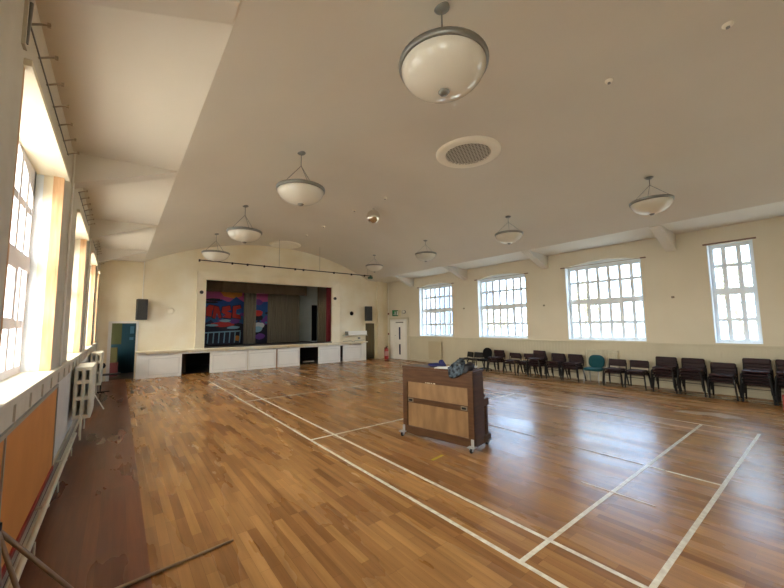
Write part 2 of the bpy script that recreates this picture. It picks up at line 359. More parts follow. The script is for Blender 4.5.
# stage room
b = MB(); b.box(-1.2, 8.0, 19.4, 19.6, 0.95, 5.4); b.box(-1.4, -1.2, YF+.22, 19.6, .95, 5.4); b.box(8.0, 8.2, YF+.22, 19.6, .95, 5.4); 
sb = struct(b.build('wall_stage_back', PALEB))
struct(MB().box(-1.4, 8.2, YF+.2, 19.6, 5.4, 5.5).build('ceiling_stage', DKFLOOR))
struct(MB().box(6.86, 7.2, 19.36, 19.4, 1.02, 3.25).build('door_3', BLACK))
struct(MB().box(.25, 6.36, YF-.0, YF+.12, 1.02, 1.10).build('trim_14', DKFLOOR))

# ------------------------------------------------------------------ panelling, dado, skirting
PANEL = mat('matchboard_cream', (0.64, 0.59, 0.44), 0.5, noise=(1.2, 0.08, None))
b = MB(); 
y = -4.15
while y < 13.7:
    b.box(XR-.022, XR, y+.003, y+.117, 0.0, 1.26); y += .12
b.box(XR-.012, XR, -4.15, 13.75, 0, 1.26)
struct(b.build('trim_15', PANEL))
struct(MB().box(XR-.055, XR, -4.15, 13.75, 1.26, 1.32).build('trim_16', PANEL, bevel=.012))
struct(MB().box(XR-.04, XR, -4.15, 13.75, 0, .16).build('baseboard_right', PANEL, bevel=.008))
struct(MB().box(8.9+.27, XR, YF-.03, YF, 1.26, 1.32).build('trim_17', STAGEWALL))
struct(MB().box(9.3, 9.72, YF-.14, YF, 0, 5.6).build('trim_18', STAGEWALL, bevel=.01))
# left sill ledge
b = MB(); b.box(XL-.3, XL+.05, YB, YF, 1.375, 1.435); struct(b.build('trim_19', OLDW, bevel=.008))
b = MB(); b.box(XL, XL+.03, YB, YF, 1.22, 1.375)
y = -3.9
while y < 15.6: b.box(XL+.0, XL+.045, y, y+.03, 1.24, 1.37); y += .62
struct(b.build('trim_20', OLDW))
b = MB(); 
y = 5.4
while y < 15.7: b.box(XL, XL+.014, y+.003, min(y+.147, 15.78), .16, 1.22); y += .15
struct(b.build('trim_21', TRIMW))
struct(MB().box(XL, XL+.035, YB, YF, 0, .15).build('baseboard_left', OLDW, bevel=.006))
# stage-end wall seams and architraves
b = MB(); b.box(-2.62, -2.59, YF-.012, YF, 2.25, 4.45); b.box(-3.28, -2.0, YF-.012, YF, 2.2, 2.225)
struct(b.build('trim_22', STAGEWALL))
b = MB(); b.box(-2.97, -2.87, YF-.03, YF, 0, 2.13); b.box(-2.97, -2.06, YF-.03, YF, 2.13, 2.2); b.box(-2.13, -2.06, YF-.03, YF, 1.03, 2.13)
struct(b.build('trim_23', TRIMW))
b = MB(); b.box(8.42, 8.5, YF-.03, YF, 0, 2.06); b.box(9.17, 9.24, YF-.03, YF, 0, 2.06); b.box(8.42, 9.24, YF-.03, YF, 2.06, 2.13)
struct(b.build('trim_24', STAGEWALL))

# ------------------------------------------------------------------ windows
def window(idx, xi, sgn, a, c, ncol, z0, ztop, arch, fm, zspring=None):
    """frame plane at xi + sgn*depth ; sgn = outward"""
    root = bpy.data.objects.new('window_%d' % idx, None); C.objects.link(root); root['kind'] = 'structure'
    dep = 0.20 if sgn > 0 else 0.26
    x0 = xi+sgn*dep; x1 = x0+sgn*.06; X0, X1 = min(x0, x1), max(x0, x1)
    f = MB(); s = .10
    f.box(X0, X1, a, a+s, z0, ztop); f.box(X0, X1, c-s, c, z0, ztop); f.box(X0+.003, X1-.003, a+.001, c-.001, z0, z0+s)
    zt = z0+(ztop-z0)*0.50
    f.box(X0-.01, X1+.01, a+.002, c-.002, zt-.04, zt+.14)
    if arch == 'top':       # straight head; the wall's arch springs above it
        f.box(X0+.003, X1-.003, a+.001, c-.001, ztop-s, ztop)
        rise = .0 if ncol == 3 else .2
        if rise:
            q = [(a+(c-a)*i/16, ztop+.0+(4.09-ztop)*(1-(2*i/16-1)**2)) for i in range(17)]
            for i in range(16): f.prism([(q[i][0], ztop-.01), (q[i+1][0], ztop-.01), q[i+1], q[i]], 0, X0, X1)
        else: f.box(X0, X1, a, c, ztop, ztop+.15)
        ze = lambda y: ztop-s
    else:                   # arched head inside a square opening
        zs = zspring
        ze = lambda y: zs+(ztop-.02-zs)*(1-((2*(y-a)/(c-a))-1)**2)
        q = [(a+(c-a)*i/20, ze(a+(c-a)*i/20)) for i in range(21)]
        for i in range(20): f.prism([q[i], q[i+1], (q[i+1][0], ztop), (q[i][0], ztop)], 0, X0, X1)
    f.build('window_frame', fm, root)
    g = MB()
    for i in range(1, ncol):
        y = a+(c-a)*i/ncol; g.box(X0+.004, X1-.004, y-.048, y+.048, z0, ze(y)+.02)
    zu = zt+.10+(ztop-zt-.1)*.53; zl = z0+(zt-z0)*.47
    g.box(X0+.012, X1-.012, a+.002, c-.002, zu-.045, zu+.045); g.box(X0+.012, X1-.012, a+.002, c-.002, zl-.045, zl+.045)
    g.build('glazing_bars', fm, root)
    if ncol == 7:
        ya, yb = a+(c-a)*2/7, a+(c-a)*5/7; k = MB()
        xa, xb = (X0-.02, X1) if sgn > 0 else (X0, X1+.02)
        for i_, (p, q_, r_, t) in enumerate(((ya-.055, yb+.055, zt-.08, zt), (ya-.055, yb+.055, zl-.055, zl+.055), (ya-.06, ya+.06, zl, zt), (yb-.06, yb+.06, zl, zt))): k.box(xa+.001*i_, xb-.001*i_, p, q_, r_, t)
        k.build('hopper_frame', fm, root)
    MB().box((X0+X1)/2-.003, (X0+X1)/2+.003, a, c, z0, ztop).build('pane', GLASS, root)
    if sgn > 0:
        MB().box(xi-.03, xi+dep-.004, a+.001, c-.001, z0-.0, z0+.015).build('window_sill', FRAMEM, root)
        L_ = MB(); L_.box(xi+.01, xi+dep-.002, a+.001, a+.015, z0+.01, ztop-.0); L_.box(xi+.01, xi+dep-.002, c-.015, c-.001, z0+.01, ztop-.0); L_.build('reveal_lining', FRAMEM, root)
    else:
        xo = xi-dep
        L_ = MB(); L_.box(xo, xo+.07, a, a+.02, z0, ztop); L_.box(xo, xo+.07, c-.02, c, z0, ztop); L_.build('frame_lining', FRAMEM, root)
        L_ = MB(); L_.box(xo+.07, xi-.10, a, a+.02, z0, ztop); L_.box(xo+.07, xi-.10, c-.02, c, z0, ztop); L_.box(xo+.0, xi+.0, a, c, ztop-.02, ztop); L_.build('reveal_lining', REVEAL, root)
        L_ = MB(); L_.box(xi-.10, xi+.0, a, a+.05, z0, ztop-.02); L_.box(xi-.10, xi+.0, c-.05, c, z0, ztop-.02); L_.build('pine_post', PINE, root)
        L_ = MB(); L_.box(xi, xi+.045, a-.02, c+.02, ztop-.03, ztop+.02); L_.build('head_trim', REVEAL, root)
    return root
k = 1
for a, c, n_ in WIN_R: window(k, XR, 1, a, c, n_, 1.35, 3.92 if n_ == 7 else 4.04, 'top', FRAMEM); k += 1
for a, c, n_ in WIN_L: window(k, XL, -1, a, c, n_, 1.42, 3.88, 'in', FRAML, 3.48); k += 1

# curtain rails over the right windows
rn = {0: 'over the near narrow window on the right', 2: 'over the window nearest the narrow one', 3: 'over the middle wide window', 4: 'over the wide window beside the white door'}
for i, (a, c, n_) in enumerate(WIN_R):
    if i == 0: continue
    z = 3.94 if n_ == 7 else 4.06
    desc = ['', 'thin brown curtain rail above the narrow three-pane-wide window on the right', 'thin brown curtain rail above the wide window next to the narrow one',
            'thin brown curtain rail above the middle of the three wide right windows', 'thin brown curtain rail above the wide window beside the white door'][i]
    t = thing('curtain_rail', desc, 'curtain rail', (XR, (a+c)/2, z), 0, 'curtain rails of the right wall')
    hw = (c-a)/2+.07
    if n_ == 3: MB().box(-.05, -.005, -hw, hw, -.02, .02).build('rail', BROWNRAIL, t)
    else: 
        MB().tube([(-.03, -hw, 0), (-.03, hw, 0)], .007, 6).build('rail', BROWNRAIL, t)
        for s_ in (-1, 1): MB().box(-.045, 0, s_*hw-.07, s_*hw+.07, -.018, .018).build('bracket', BROWNRAIL, t)
TRACKM = mat('track_beige', (0.42, 0.36, 0.26), .5)
# curtain tracks above the left windows: a wire with projecting hooks
for i, (a, c, n_) in enumerate(WIN_L[2:]):
    desc = ['old curtain track with thin projecting brackets over the nearest left window', 'old curtain track over the second left window from the camera',
            'old curtain track over the third left window from the camera', 'short curtain track over the farthest left window by the stage wall'][i]
    t = thing('curtain_track', desc, 'curtain track', (XL, (a+c)/2, 4.19), 0, 'curtain tracks of the left wall')
    hw = (c-a)/2
    MB().tube([(.012, -hw, 0), (.012, hw, 0)], .006, 6).build('wire', GREYM, t)
    kk = 7 if n_ == 7 else 3
    for j in range(kk):
        y = -hw+.02+j*(2*hw-.04)/(kk-1); e = .11
        q = MB().tube([(0, y, 0), (e*.6, y, .035), (e, y, .05)], [.009, .008, .006], 6); q.box(e-.01, e+.01, y-.01, y+.01, .035, .065)
        q.build('bracket', TRACKM, t)
    if i == 0:
        q = MB().box(0, .02, -hw-.13, -hw-.05, -.25, .12); q.build('end_plate', OLDW, t)
        MB().tube([(.02, -hw-.09, -.22), (.03, -hw-.09, .1)], .012, 6).build('end_rod', GREYM, t)

# ------------------------------------------------------------------ pendant lamps
def pendant(dr=.6, rs_=.93):
    k = dr-.6
    t = thing('pendant_lamp', '', 'lamp')
    MB().lathe([(0, 0), (.085, 0), (.085, -.012), (.06, -.035), (.02, -.05), (0, -.05)], (0, 0, 0), 24).build('canopy', GREYM, t)
    MB().tube([(0, 0, -.04), (0, 0, -.21-k*.5)], .008, 8).build('stem', GREYM, t)
    for j in range(3):
        a = j*2*PI/3+.5
        MB().tube([(0, 0, -.2-k*.5), (.485*math.cos(a), .485*math.sin(a), -.60-k)], .006, 6).build('suspension_rod', GREYM, t)
    MB().lathe([(.455, -.585), (.50, -.585), (.505, -.60), (.50, -.635), (.47, -.65), (.455, -.635), (.455, -.585)], (0, 0, -k), 48).build('rim', GREYM, t)
    pr_ = []
    for i in range(13):
        a = i/12*PI/2
        pr_.append((.475*math.cos(a), -.63-.27*math.sin(a)))
    pr_ += [(.0, -.89)]+[(.46*math.sin(a_), -.63-.255*math.cos(a_)) for a_ in [q*PI/2/8 for q in range(1, 9)]]
    MB().lathe(pr_, (0, 0, -k), 48).build('bowl', BOWL, t)
    MB().lathe([(0, -.89), (.06, -.892), (.065, -.905), (.04, -.93), (0, -.935)], (0, 0, -k), 20).build('finial', GREYM, t)
    for o_ in t.children:
        if o_.name.split('.')[0] in ('rim', 'bowl', 'finial', 'suspension_rod'): o_.scale = (rs_, rs_, 1)
    return t
lamps = [(-0.1, 1.37, 'large grey-rimmed glass bowl pendant nearest the camera, top centre'),
         (0.02, 5.3, 'bowl pendant second from the camera in the left row'),
         (0.0, 9.1, 'bowl pendant third from the camera in the left row'),
         (0.0, 12.8, 'bowl pendant farthest in the left row, in front of the bar near the stage'),
         (6.85, 12.5, 'small far bowl pendant at the right end of the hanging bar'),
         (6.85, 8.95, 'bowl pendant in the right row before the window beside the white door'),
         (6.85, 5.18, 'bowl pendant in the right row, second nearest the camera'),
         (6.9, 1.47, 'bowl pendant on the right, nearest of its row, left of the narrow window')]
protos = {}
for i, (x, y, lab) in enumerate(lamps):
    dr = (.66, .75, .751, .72, .52, .55, .56, .57)[i]
    if dr not in protos: L0 = protos[dr] = pendant(dr, .93 if i < 4 else .85); L0.location = (x, y, zceil(x)); L0['label'] = lab; L0['group'] = 'bowl pendants of the hall'
    else: dup(protos[dr], (x, y, zceil(x)), i*.7, lab, 'bowl pendants of the hall')

# ceiling vents
VENTM = mat('vent_cream', (0.90, 0.85, 0.72), .5)
VDARK = mat('vent_dark', (0.05, 0.045, 0.04), .8)
VGRID = mat('vent_grid', (0.50, 0.46, 0.38), .6)
def vent(y, lab, closed=False):
    t = thing('ceiling_vent', lab, 'vent', (3.42, y, ZA), 0, 'round ceiling vents')
    MB().lathe([(.50, 0), (.50, -.05), (.53, -.075), (.66, -.07), (.72, -.04), (.725, .01)], n=48).build('ring', VENTM, t)
    MB().lathe([(0, -.02), (.51, -.02)], n=32).build('duct', VDARK, t)
    if closed:
        MB().lathe([(.56, -.06), (.52, -.10), (0, -.11)], n=40).build('cover', VENTM, t); return t
    g = MB()
    for i in range(-7, 8):
        q = i*.068; hw = math.sqrt(max(.0, .505**2-q*q))
        g.box(q-.013, q+.013, -hw, hw, -.05, -.042); g.box(-hw, hw, q-.013, q+.013, -.052, -.044)
    o = g.build('grid', VGRID, t); o.rotation_euler = (0, 0, .5)
    return t
vent(3.92, 'large round ceiling vent with a mesh grille, right of the nearest pendant')
vent(15.0, 'round pale ceiling vent with a blank cover beside the stage wall', True)

# mirror ball
t = thing('mirror_ball', 'small silver mirror ball hanging from the middle of the ceiling', 'mirror ball', (3.85, 8.3, zceil(3.85)))
MB().tube([(0, 0, 0.01), (0, 0, -.06)], .02, 8).build('hook', GREYM, t)
bb = MB(); R_ = .225
nu, nv = 26, 15
for j in range(nv):
    p0, p1 = -PI/2+PI*j/nv, -PI/2+PI*(j+1)/nv
    for i in range(nu):
        a0, a1 = 2*PI*i/nu, 2*PI*(i+1)/nu
        q = [Vector((math.cos(p)*math.cos(a), math.cos(p)*math.sin(a), math.sin(p)))*R_+Vector((0, 0, -.28)) for p, a in ((p0, a0), (p0, a1), (p1, a1), (p1, a0))]
        bb.add(q, [(0, 1, 2, 3)])
bb.build('mirrored_sphere', BALLM, t)
# ceiling roses / hooks
roses = [(3.45, 8.84, 'small black-centred ceiling fitting just left of the mirror ball'), (3.6, 7.3, 'small ceiling hook plate just right of the mirror ball'),
         (3.5, 11.2, 'small pale ceiling plate between the mirror ball and the stage'), (3.5, 12.8, 'small dark ceiling fitting nearer the stage than the pale plate'),
         (3.48, -.39, 'small round smoke detector at the top right of the ceiling'), (3.4, 1.0, 'small round ceiling fitting right of the big vent')]
for x, y, lab in roses:
    t = thing('ceiling_fitting', lab, 'ceiling fitting', (x, y, zceil(x)), 0, 'small fittings along the ceiling ridge')
    MB().lathe([(0.06, .005), (.06, -.015), (.045, -.035), (0, -.038)], n=20).build('plate', VENTM, t)
    MB().lathe([(0.022, -.03), (.022, -.055), (0, -.057)], n=12).build('stud', GREYM, t)

# hanging bar before the stage
t = thing('hanging_bar', 'long thin dark bar hung across the hall in front of the stage', 'bar', (0, 14.2, 4.56))
MB().tube([(-.32, 0, 0), (7.9, 0, 0)], .022, 8).build('bar', BLKMET, t)
for x in (2.85, 4.83): MB().tube([(x, 0, 0), (x, 0, zceil(x)-4.56)], .006, 6).build('hanging_wire', GREYM, t)
MB().tube([(7.6, 0, 0), (7.6, 0, zceil(7.6)-4.56)], .005, 6).build('hanging_wire', GREYM, t)
for x in (-.3, .9, 1.5, 2.2, 3.6, 4.0, 5.6, 6.6, 7.4): MB().box(x-.03, x+.03, -.03, .03, -.06, .03).build('clamp', BLKMET, t)
tag(MB().box(7.66, 7.88, 14.12, 14.28, 4.41, 4.51).box(7.72, 7.82, 14.17, 14.19, 4.51, 4.6).build('spotlight', mat('dark_green_lamp', (.02, .09, .07), .4), bevel=.01), 'small dark green spotlight on the right end of the hanging bar', 'spotlight')

# ------------------------------------------------------------------ stage contents
def curtain(name, lab, x0, x1, y, z0, z1, m_, pitch=.13, amp=.045, group=None):
    b = MB(); n_ = max(8, int((x1-x0)/pitch*8)); vs = []; th = .012
    for i in range(n_+1):
        x = x0+(x1-x0)*i/n_; yy = y+amp*math.sin((x-x0)/pitch*2*PI+.6*math.sin(x*5))
        vs += [(x, yy, z0), (x, yy, z1), (x, yy+th, z0), (x, yy+th, z1)]
    fs = []
    for i in range(n_):
        o = 4*i; fs += [(o, o+4, o+5, o+1), (o+2, o+3, o+7, o+6), (o, o+2, o+6, o+4), (o+1, o+5, o+7, o+3)]
    fs += [(0, 1, 3, 2), (4*n_, 4*n_+2, 4*n_+3, 4*n_+1)]
    b.add(vs, fs, True)
    return tag(b.build(name, m_), lab, 'curtain', group)
curtain('stage_curtain', 'brown-grey stage curtain, wide middle one right of the mural', 3.64, 5.47, 18.0, 1.06, 4.3, CURT)
curtain('stage_curtain', 'narrow brown-grey stage curtain hanging across the mural', 2.38, 3.0, 17.9, 1.06, 4.3, CURT, .16)
curtain('stage_curtain', 'brown-grey stage curtain beside the red curtain at the right', 6.08, 6.75, 17.0, 1.04, 4.3, mat('curtain_tan', (0.27, 0.22, 0.15), .9), .14)
curtain('stage_curtain', 'narrow dark red curtain at the right edge of the stage', 6.06, 6.345, 15.9, 1.11, 4.1, REDC, .10, .025)
curtain('stage_valance', 'dark brown valance across the top of the stage opening', .2, 5.12, 16.3, 3.54, 4.3, VAL, .3, .015)
# mural
mur = thing('painted_backdrop', 'colourful spray-painted mural backdrop on the left of the stage', 'mural', (0, 18.3, 1.06))
mb = bpy.data.materials.new('mural_ground'); mb.use_nodes = True; nt = mb.node_tree
tcn = nt.nodes.new('ShaderNodeTexCoord'); nz = nt.nodes.new('ShaderNodeTexNoise'); nz.inputs['Scale'].default_value = 1.6; nz.inputs['Detail'].default_value = 2
crm = nt.nodes.new('ShaderNodeValToRGB'); es = crm.color_ramp.elements
es[0].position = .32; es[0].color = (.015, .015, .07, 1); es[1].position = .68; es[1].color = (.42, .05, .28, 1)
for p_, c_ in ((.42, (.02, .12, .33, 1)), (.5, (.16, .05, .30, 1)), (.58, (.03, .25, .42, 1))):
    e = es.new(p_); e.color = c_
crm.color_ramp.interpolation = 'CONSTANT'
nt.links.new(tcn.outputs['Object'], nz.inputs[0]); nt.links.new(nz.outputs[0], crm.inputs[0]); nt.links.new(crm.outputs[0], nt.nodes['Principled BSDF'].inputs['Base Color'])
MB().box(.3, 4.1, 0, .03, 0, 2.72).build('canvas', mb, mur)
def paintm(nm, c): return mat('mural_'+nm, c, .6)
PK, OR_, BL, LB, RD, DK, WH, PU = (paintm('pink', (.55, .10, .28)), paintm('orange', (.75, .28, .05)), paintm('blue', (.02, .10, .38)), paintm('pale_blue', (.28, .50, .62)),
    paintm('red', (.62, .035, .03)), paintm('ink', (.01, .01, .03)), paintm('white', (.62, .66, .68)), paintm('purple', (.16, .05, .30)))
lay = [0]
def shape(nm, m_, pts):
    lay[0] += 1; MB().prism(pts, 1, -.004*lay[0]*.35-.002, -.004*lay[0]*.35-.0005).build(nm, m_, mur)
def blob(cx, cz, rx, rz, n=14, j=.15, seed=0):
    rnd = random.Random(seed); return [(cx+rx*math.cos(2*PI*i/n)*(1+rnd.uniform(-j, j)), cz+rz*math.sin(2*PI*i/n)*(1+rnd.uniform(-j, j))) for i in range(n)]
shape('painted_sky', PK, [(.3, 2.15), (2.4, 2.2), (4.1, 2.2), (4.1, 2.72), (.3, 2.72)])
shape('painted_sun', OR_, [(1.5, 2.45), (2.0, 2.35), (2.4, 2.5), (2.4, 2.72), (1.3, 2.72)])
shape('painted_hills', BL, [(.3, 1.9), (.7, 2.2), (1.0, 2.05), (1.4, 2.3), (1.75, 2.15), (2.1, 2.45), (2.6, 2.1), (4.1, 2.3), (4.1, 1.7), (.3, 1.5)])
shape('painted_cloud', DK, blob(1.05, 2.25, .38, .08, seed=2)); shape('painted_cloud', DK, blob(.85, 2.12, .4, .06, seed=5))
shape('painted_night', DK, [(.3, 0), (4.1, 0), (4.1, 1.05), (3.0, .9), (2.2, 1.1), (1.4, .85), (.3, 1.1)])
for i, pts in enumerate([[(.72, 1.45), (.95, 1.4), (.98, 1.7), (1.15, 1.95), (.85, 2.0), (.72, 1.85)], [(1.0, 1.35), (1.13, 1.3), (1.2, 1.6), (1.3, 1.32), (1.42, 1.36), (1.28, 1.9), (1.08, 1.95)],
        [(1.45, 1.38), (1.85, 1.32), (1.9, 1.6), (1.66, 1.68), (1.86, 1.75), (1.8, 1.98), (1.45, 1.9), (1.42, 1.62), (1.62, 1.5)], [(1.93, 1.36), (2.35, 1.3), (2.3, 1.5), (2.1, 1.55), (2.12, 1.78), (2.35, 1.85), (2.3, 2.02), (1.95, 1.95)]]):
    cx_ = sum(p[0] for p in pts)/len(pts); cz_ = sum(p[1] for p in pts)/len(pts)
    shape('lettering_outline', DK, [(cx_+(x-cx_)*1.16, cz_+(z-cz_)*1.1) for x, z in pts]); shape('lettering', RD, pts)
shape('painted_road', RD, blob(1.5, 1.02, .55, .13, seed=9)); shape('painted_wave', LB, blob(1.0, .98, .3, .06, seed=4)); shape('painted_wave', LB, blob(2.0, .85, .3, .08, seed=11))
shape('painted_wave', LB, blob(1.6, 1.2, .28, .07, seed=14)); shape('painted_car', PU, blob(2.05, 1.15, .22, .1, seed=21)); shape('painted_flame', OR_, blob(2.2, .3, .17, .14, seed=8))
for i in range(7):
    x = .78+i*.25; shape('painted_railing', LB, [(x, .08), (x+.055, .08), (x+.085, .62), (x+.03, .62)])
shape('painted_railing', LB, [(.7, .58), (2.35, .64), (2.35, .70), (.7, .64)])
for i, (cx, cz, m_) in enumerate([(3.2, 2.2, PU), (3.3, 1.8, BL), (3.25, 1.35, DK), (3.3, .95, WH), (3.2, .75, LB), (3.35, .35, PU), (3.2, 1.6, RD)]): shape('painted_shape', m_, blob(cx, cz, .26, .16, seed=30+i))

# speakers
def speaker(x0, x1, z0, z1, lab, rz):
    t = thing('wall_speaker', lab, 'speaker', ((x0+x1)/2, YF-.24, (z0+z1)/2), rz, 'wall speakers beside the stage')
    w_, h_ = (x1-x0)/2*.84, (z1-z0)/2
    MB().prism([(-w_, -.15), (w_, -.15), (w_*.75, .15), (-w_*.75, .15)], 2, -h_, h_).build('cabinet', SPK, t, bevel=.01)
    MB().box(-w_*.9, w_*.9, -.165, -.15, -h_*.95, h_*.95).build('grille', GRILLE, t)
    MB().box(-.04, .04, .14, .26, -.05, .05).build('bracket', BLKMET, t)
    return t
speaker(-2.22, -1.81, 2.25, 3.05, 'black speaker box on the wall above the left doorway', .25)
speaker(8.30, 8.78, 2.2, 3.02, 'black speaker box on the wall right of the stage', -.25)
# wall discs
def disc(x, z, r, y, m_, name, lab, cat, grp=None):
    Mx = Matrix.Translation((x, y, z)) @ Matrix.Rotation(PI/2, 4, 'X')
    b = MB().lathe([(0, .03), (r*.6, .03), (r, .015), (r, -.06)], n=24, M=Mx)
    return tag(b.build(name, m_), lab, cat, grp)
disc(-1.02, 2.62, .13, YF, STAGEWALL, 'wall_disc', 'round cream cover disc on the wall left of the stage', 'wall disc')
disc(.06, 3.44, .075, YF-.075, SPK, 'stage_spot', 'small black round fitting on the left side of the stage surround', 'fitting')
disc(6.50, 3.41, .075, YF-.09, SPK, 'stage_spot', 'small black round fitting on the right side of the stage surround', 'fitting')
disc(7.59, 2.62, .115, YF, BLACK, 'wall_clock', 'black round disc on the wall right of the stage', 'wall disc')
t = thing('conduit', 'thin vertical conduit running from the ceiling to the left speaker', 'conduit', (-1.98, YF-.02, 3.05)); MB().tube([(0, 0, 0), (0, 0, 1.5)], .014, 8).build('pipe', DUCTW, t)
t.children[0].location = (0, 0, 0)
# wall unit by the right end of stage ledge
t = thing('wall_unit', 'white box unit on a shelf above the right end of the stage ledge', 'wall unit', (7.72, YF, 1.40))
MB().box(-.48, .72, -.26, -.0, .02, .24).build('body', PANELW, t, bevel=.015)
MB().box(-.72, .74, -.30, 0, -.02, .015).build('shelf', OLDW, t)
MB().box(-.56, -.48, -.2, 0, .02, .22).build('end_cap', GREYM, t)
MB().box(.28, .40, -.06, 0, -.22, -.12).build('valve', GREYM, t)
MB().tube([(-.7, -.03, -.32), (-.2, -.04, -.3), (-.05, -.04, -.36), (.1, -.04, -.3), (.7, -.03, -.28)], .013, 6).build('pipe', GREYM, t)

# ------------------------------------------------------------------ side rooms behind the end wall
b = MB(); b.box(-4.0, -1.96, 18.4, 18.6, 0, 3.0); b.box(-1.98, -1.9, YF+.22, 18.6, 0, 3.0)
struct(b.build('wall_left_lobby', TEALW))
b = MB(); b.box(-4.2, -4.0, YF+.22, 18.6, 0, 3.0); b.box(-4.0, -2.55, 18.36, 18.4, 1.25, 3.0); b.box(-4.0, -1.9, YF+.22, 18.6, 3.0, 3.1); struct(b.build('wall_lobby_upper', OLIVE))
struct(MB().box(-4.2, -1.9, YF+.22, 18.6, -.1, 0).build('floor_lobby', DKFLOOR))
tag(MB().box(-3.1, -2.62, 17.3, 17.7, 0, .55).build('storage_box', mat('box_red', (.10, .008, .008), .6), bevel=.02), 'red box on the floor inside the left doorway', 'box')
tag(MB().box(-3.08, -2.66, 17.32, 17.68, .55, 1.15).build('storage_box', mat('box_olive', (.10, .085, .02), .6), bevel=.02), 'yellow-brown box standing on the red box in the left doorway', 'box')
b = MB(); b.box(-2.26, -2.12, 18.34, 18.39, 1.7, 2.02); b.box(-2.27, -2.13, 18.34, 18.39, 1.42, 1.54)
tag(b.build('notice', mat('notice_blue', (.10, .26, .40), .6)), 'pale blue notice sheets on the teal wall inside the left doorway', 'notice')
b = MB(); b.box(8.3, 10.4, 17.6, 17.8, 0, 3.0); b.box(8.25, 8.35, YF+.22, 17.8, 0, 3.0); b.box(10.3, 10.4, YF+.22, 17.8, 0, 3.0); b.box(8.3, 10.4, YF+.22, 17.8, 2.6, 2.7)
struct(b.build('wall_right_lobby', DIM)); struct(MB().box(8.3, 10.4, YF+.22, 17.8, -.1, 0).build('floor_right_lobby', DKFLOOR))
curtain('doorway_curtain', 'dull brown curtain hanging in the doorway right of the stage', 8.51, 9.16, YF+.06, .03, 2.05, mat('curtain_olive', (.17, .14, .075), .9), .12, .02)

# ------------------------------------------------------------------ exit door in the right wall
d = bpy.data.objects.new('door_1', None); C.objects.link(d); d['kind'] = 'structure'; d.location = (XR, 14.72, 0)
MB().box(-.05, 0, -.76, .76, 0, 2.27).build('door_frame', TRIMW, d)
MB().box(-.075, -.05, -.66, .30, .02, 2.17).build('door_leaf', PANELW, d, bevel=.006)
MB().box(-.075, -.05, .31, .68, .02, 2.17).build('side_leaf', PANELW, d, bevel=.006)
for z0, z1 in ((1.12, 1.82), (.27, .85)): MB().box(-.08, -.07, -.24, -.11, z0, z1).build('vision_panel', DARKGL, d)
MB().tube([(-.08, .22, 1.35), (-.12, .22, 1.35), (-.12, .12, 1.35)], .012, 6).build('door_handle', GREYM, d)
MB().box(-.14, -.075, -.5, .1, 2.06, 2.12).build('door_closer', GREYM, d)
MB().box(-.04, 0, -.9, -.76, 0, 2.37).box(-.04, 0, .76, .86, 0, 2.37).box(-.04, 0, -.9, .86, 2.27, 2.37).build('architrave', PANEL, d)
# exit sign: green panel with a running figure, on a cream light box
t = thing('exit_sign', 'green running-man exit sign above the white door', 'sign', (XR, 14.62, 2.62), 0)
MB().box(-.14, 0, -.1, .1, -.17, .17).build('housing', PANEL, t, bevel=.01)
MB().box(-.52, -.14, -.03, .03, -.17, .17).build('sign_face', GREENS, t)
f = MB(); Y_ = (-.036, -.031)
f.box(-.24, -.16, *Y_, -.12, .12)
f.box(-.38, -.34, *Y_, .05, .1); f.box(-.40, -.32, *Y_, -.03, .04); f.box(-.47, -.38, *Y_, -.10, -.06); f.box(-.34, -.30, *Y_, -.12, -.03)
f.build('running_figure', WHITE, t)
t = thing('bulkhead_light', 'oval emergency light right of the green exit sign', 'light', (XR, 14.22, 2.68))
Mx = Matrix.Rotation(-PI/2, 4, 'Y') @ Matrix.Diagonal((.6, 1, 1, 1))
MB().lathe([(.17, 0), (.17, .03), (.13, .04)], n=28, M=Mx).build('rim', GREYM, t); MB().lathe([(.14, .03), (.1, .07), (0, .09)], n=28, M=Mx).build('lens', BOWL, t)
# alarm points
for z, lab in ((2.62, 'small red-brown alarm sounder above the fire extinguisher corner'), (1.42, 'small red call point on the corner wall above the fire extinguisher')):
    tag(MB().box(XR-.05, XR, 15.6, 15.7, z-.05, z+.05).build('call_point', mat('callpoint', (.22, .05, .03), .5), bevel=.008), lab, 'call point')
tag(MB().tube([(XR-.02, 15.65, .9), (XR-.02, 15.65, 4.45)], .012, 6).build('conduit', DUCTW), 'thin vertical conduit in the corner beside the white door', 'conduit')
# extinguisher
t = thing('fire_extinguisher', 'red fire extinguisher on the floor beside the white door', 'fire extinguisher', (9.62, 15.28, 0)); t.scale = (1.3, 1.3, 1.15)
MB().lathe([(0, 0), (.09, 0), (.095, .03), (.095, .44), (.085, .5), (.04, .55), (.03, .58), (0, .58)], n=24).build('cylinder', EXTRED, t)
MB().lathe([(.0965, .16), (.0965, .38)], n=24).build('label_wrap', mat('label_pink', (.70, .42, .40), .5), t)
MB().box(-.02, .02, -.09, .03, .58, .61).box(-.015, .015, -.10, .0, .63, .65).build('lever', BLACK, t)
MB().tube([(0, .03, .58), (0, .12, .56), (0, .13, .4), (0, .11, .2)], .013, 8).build('hose', BLACK, t)

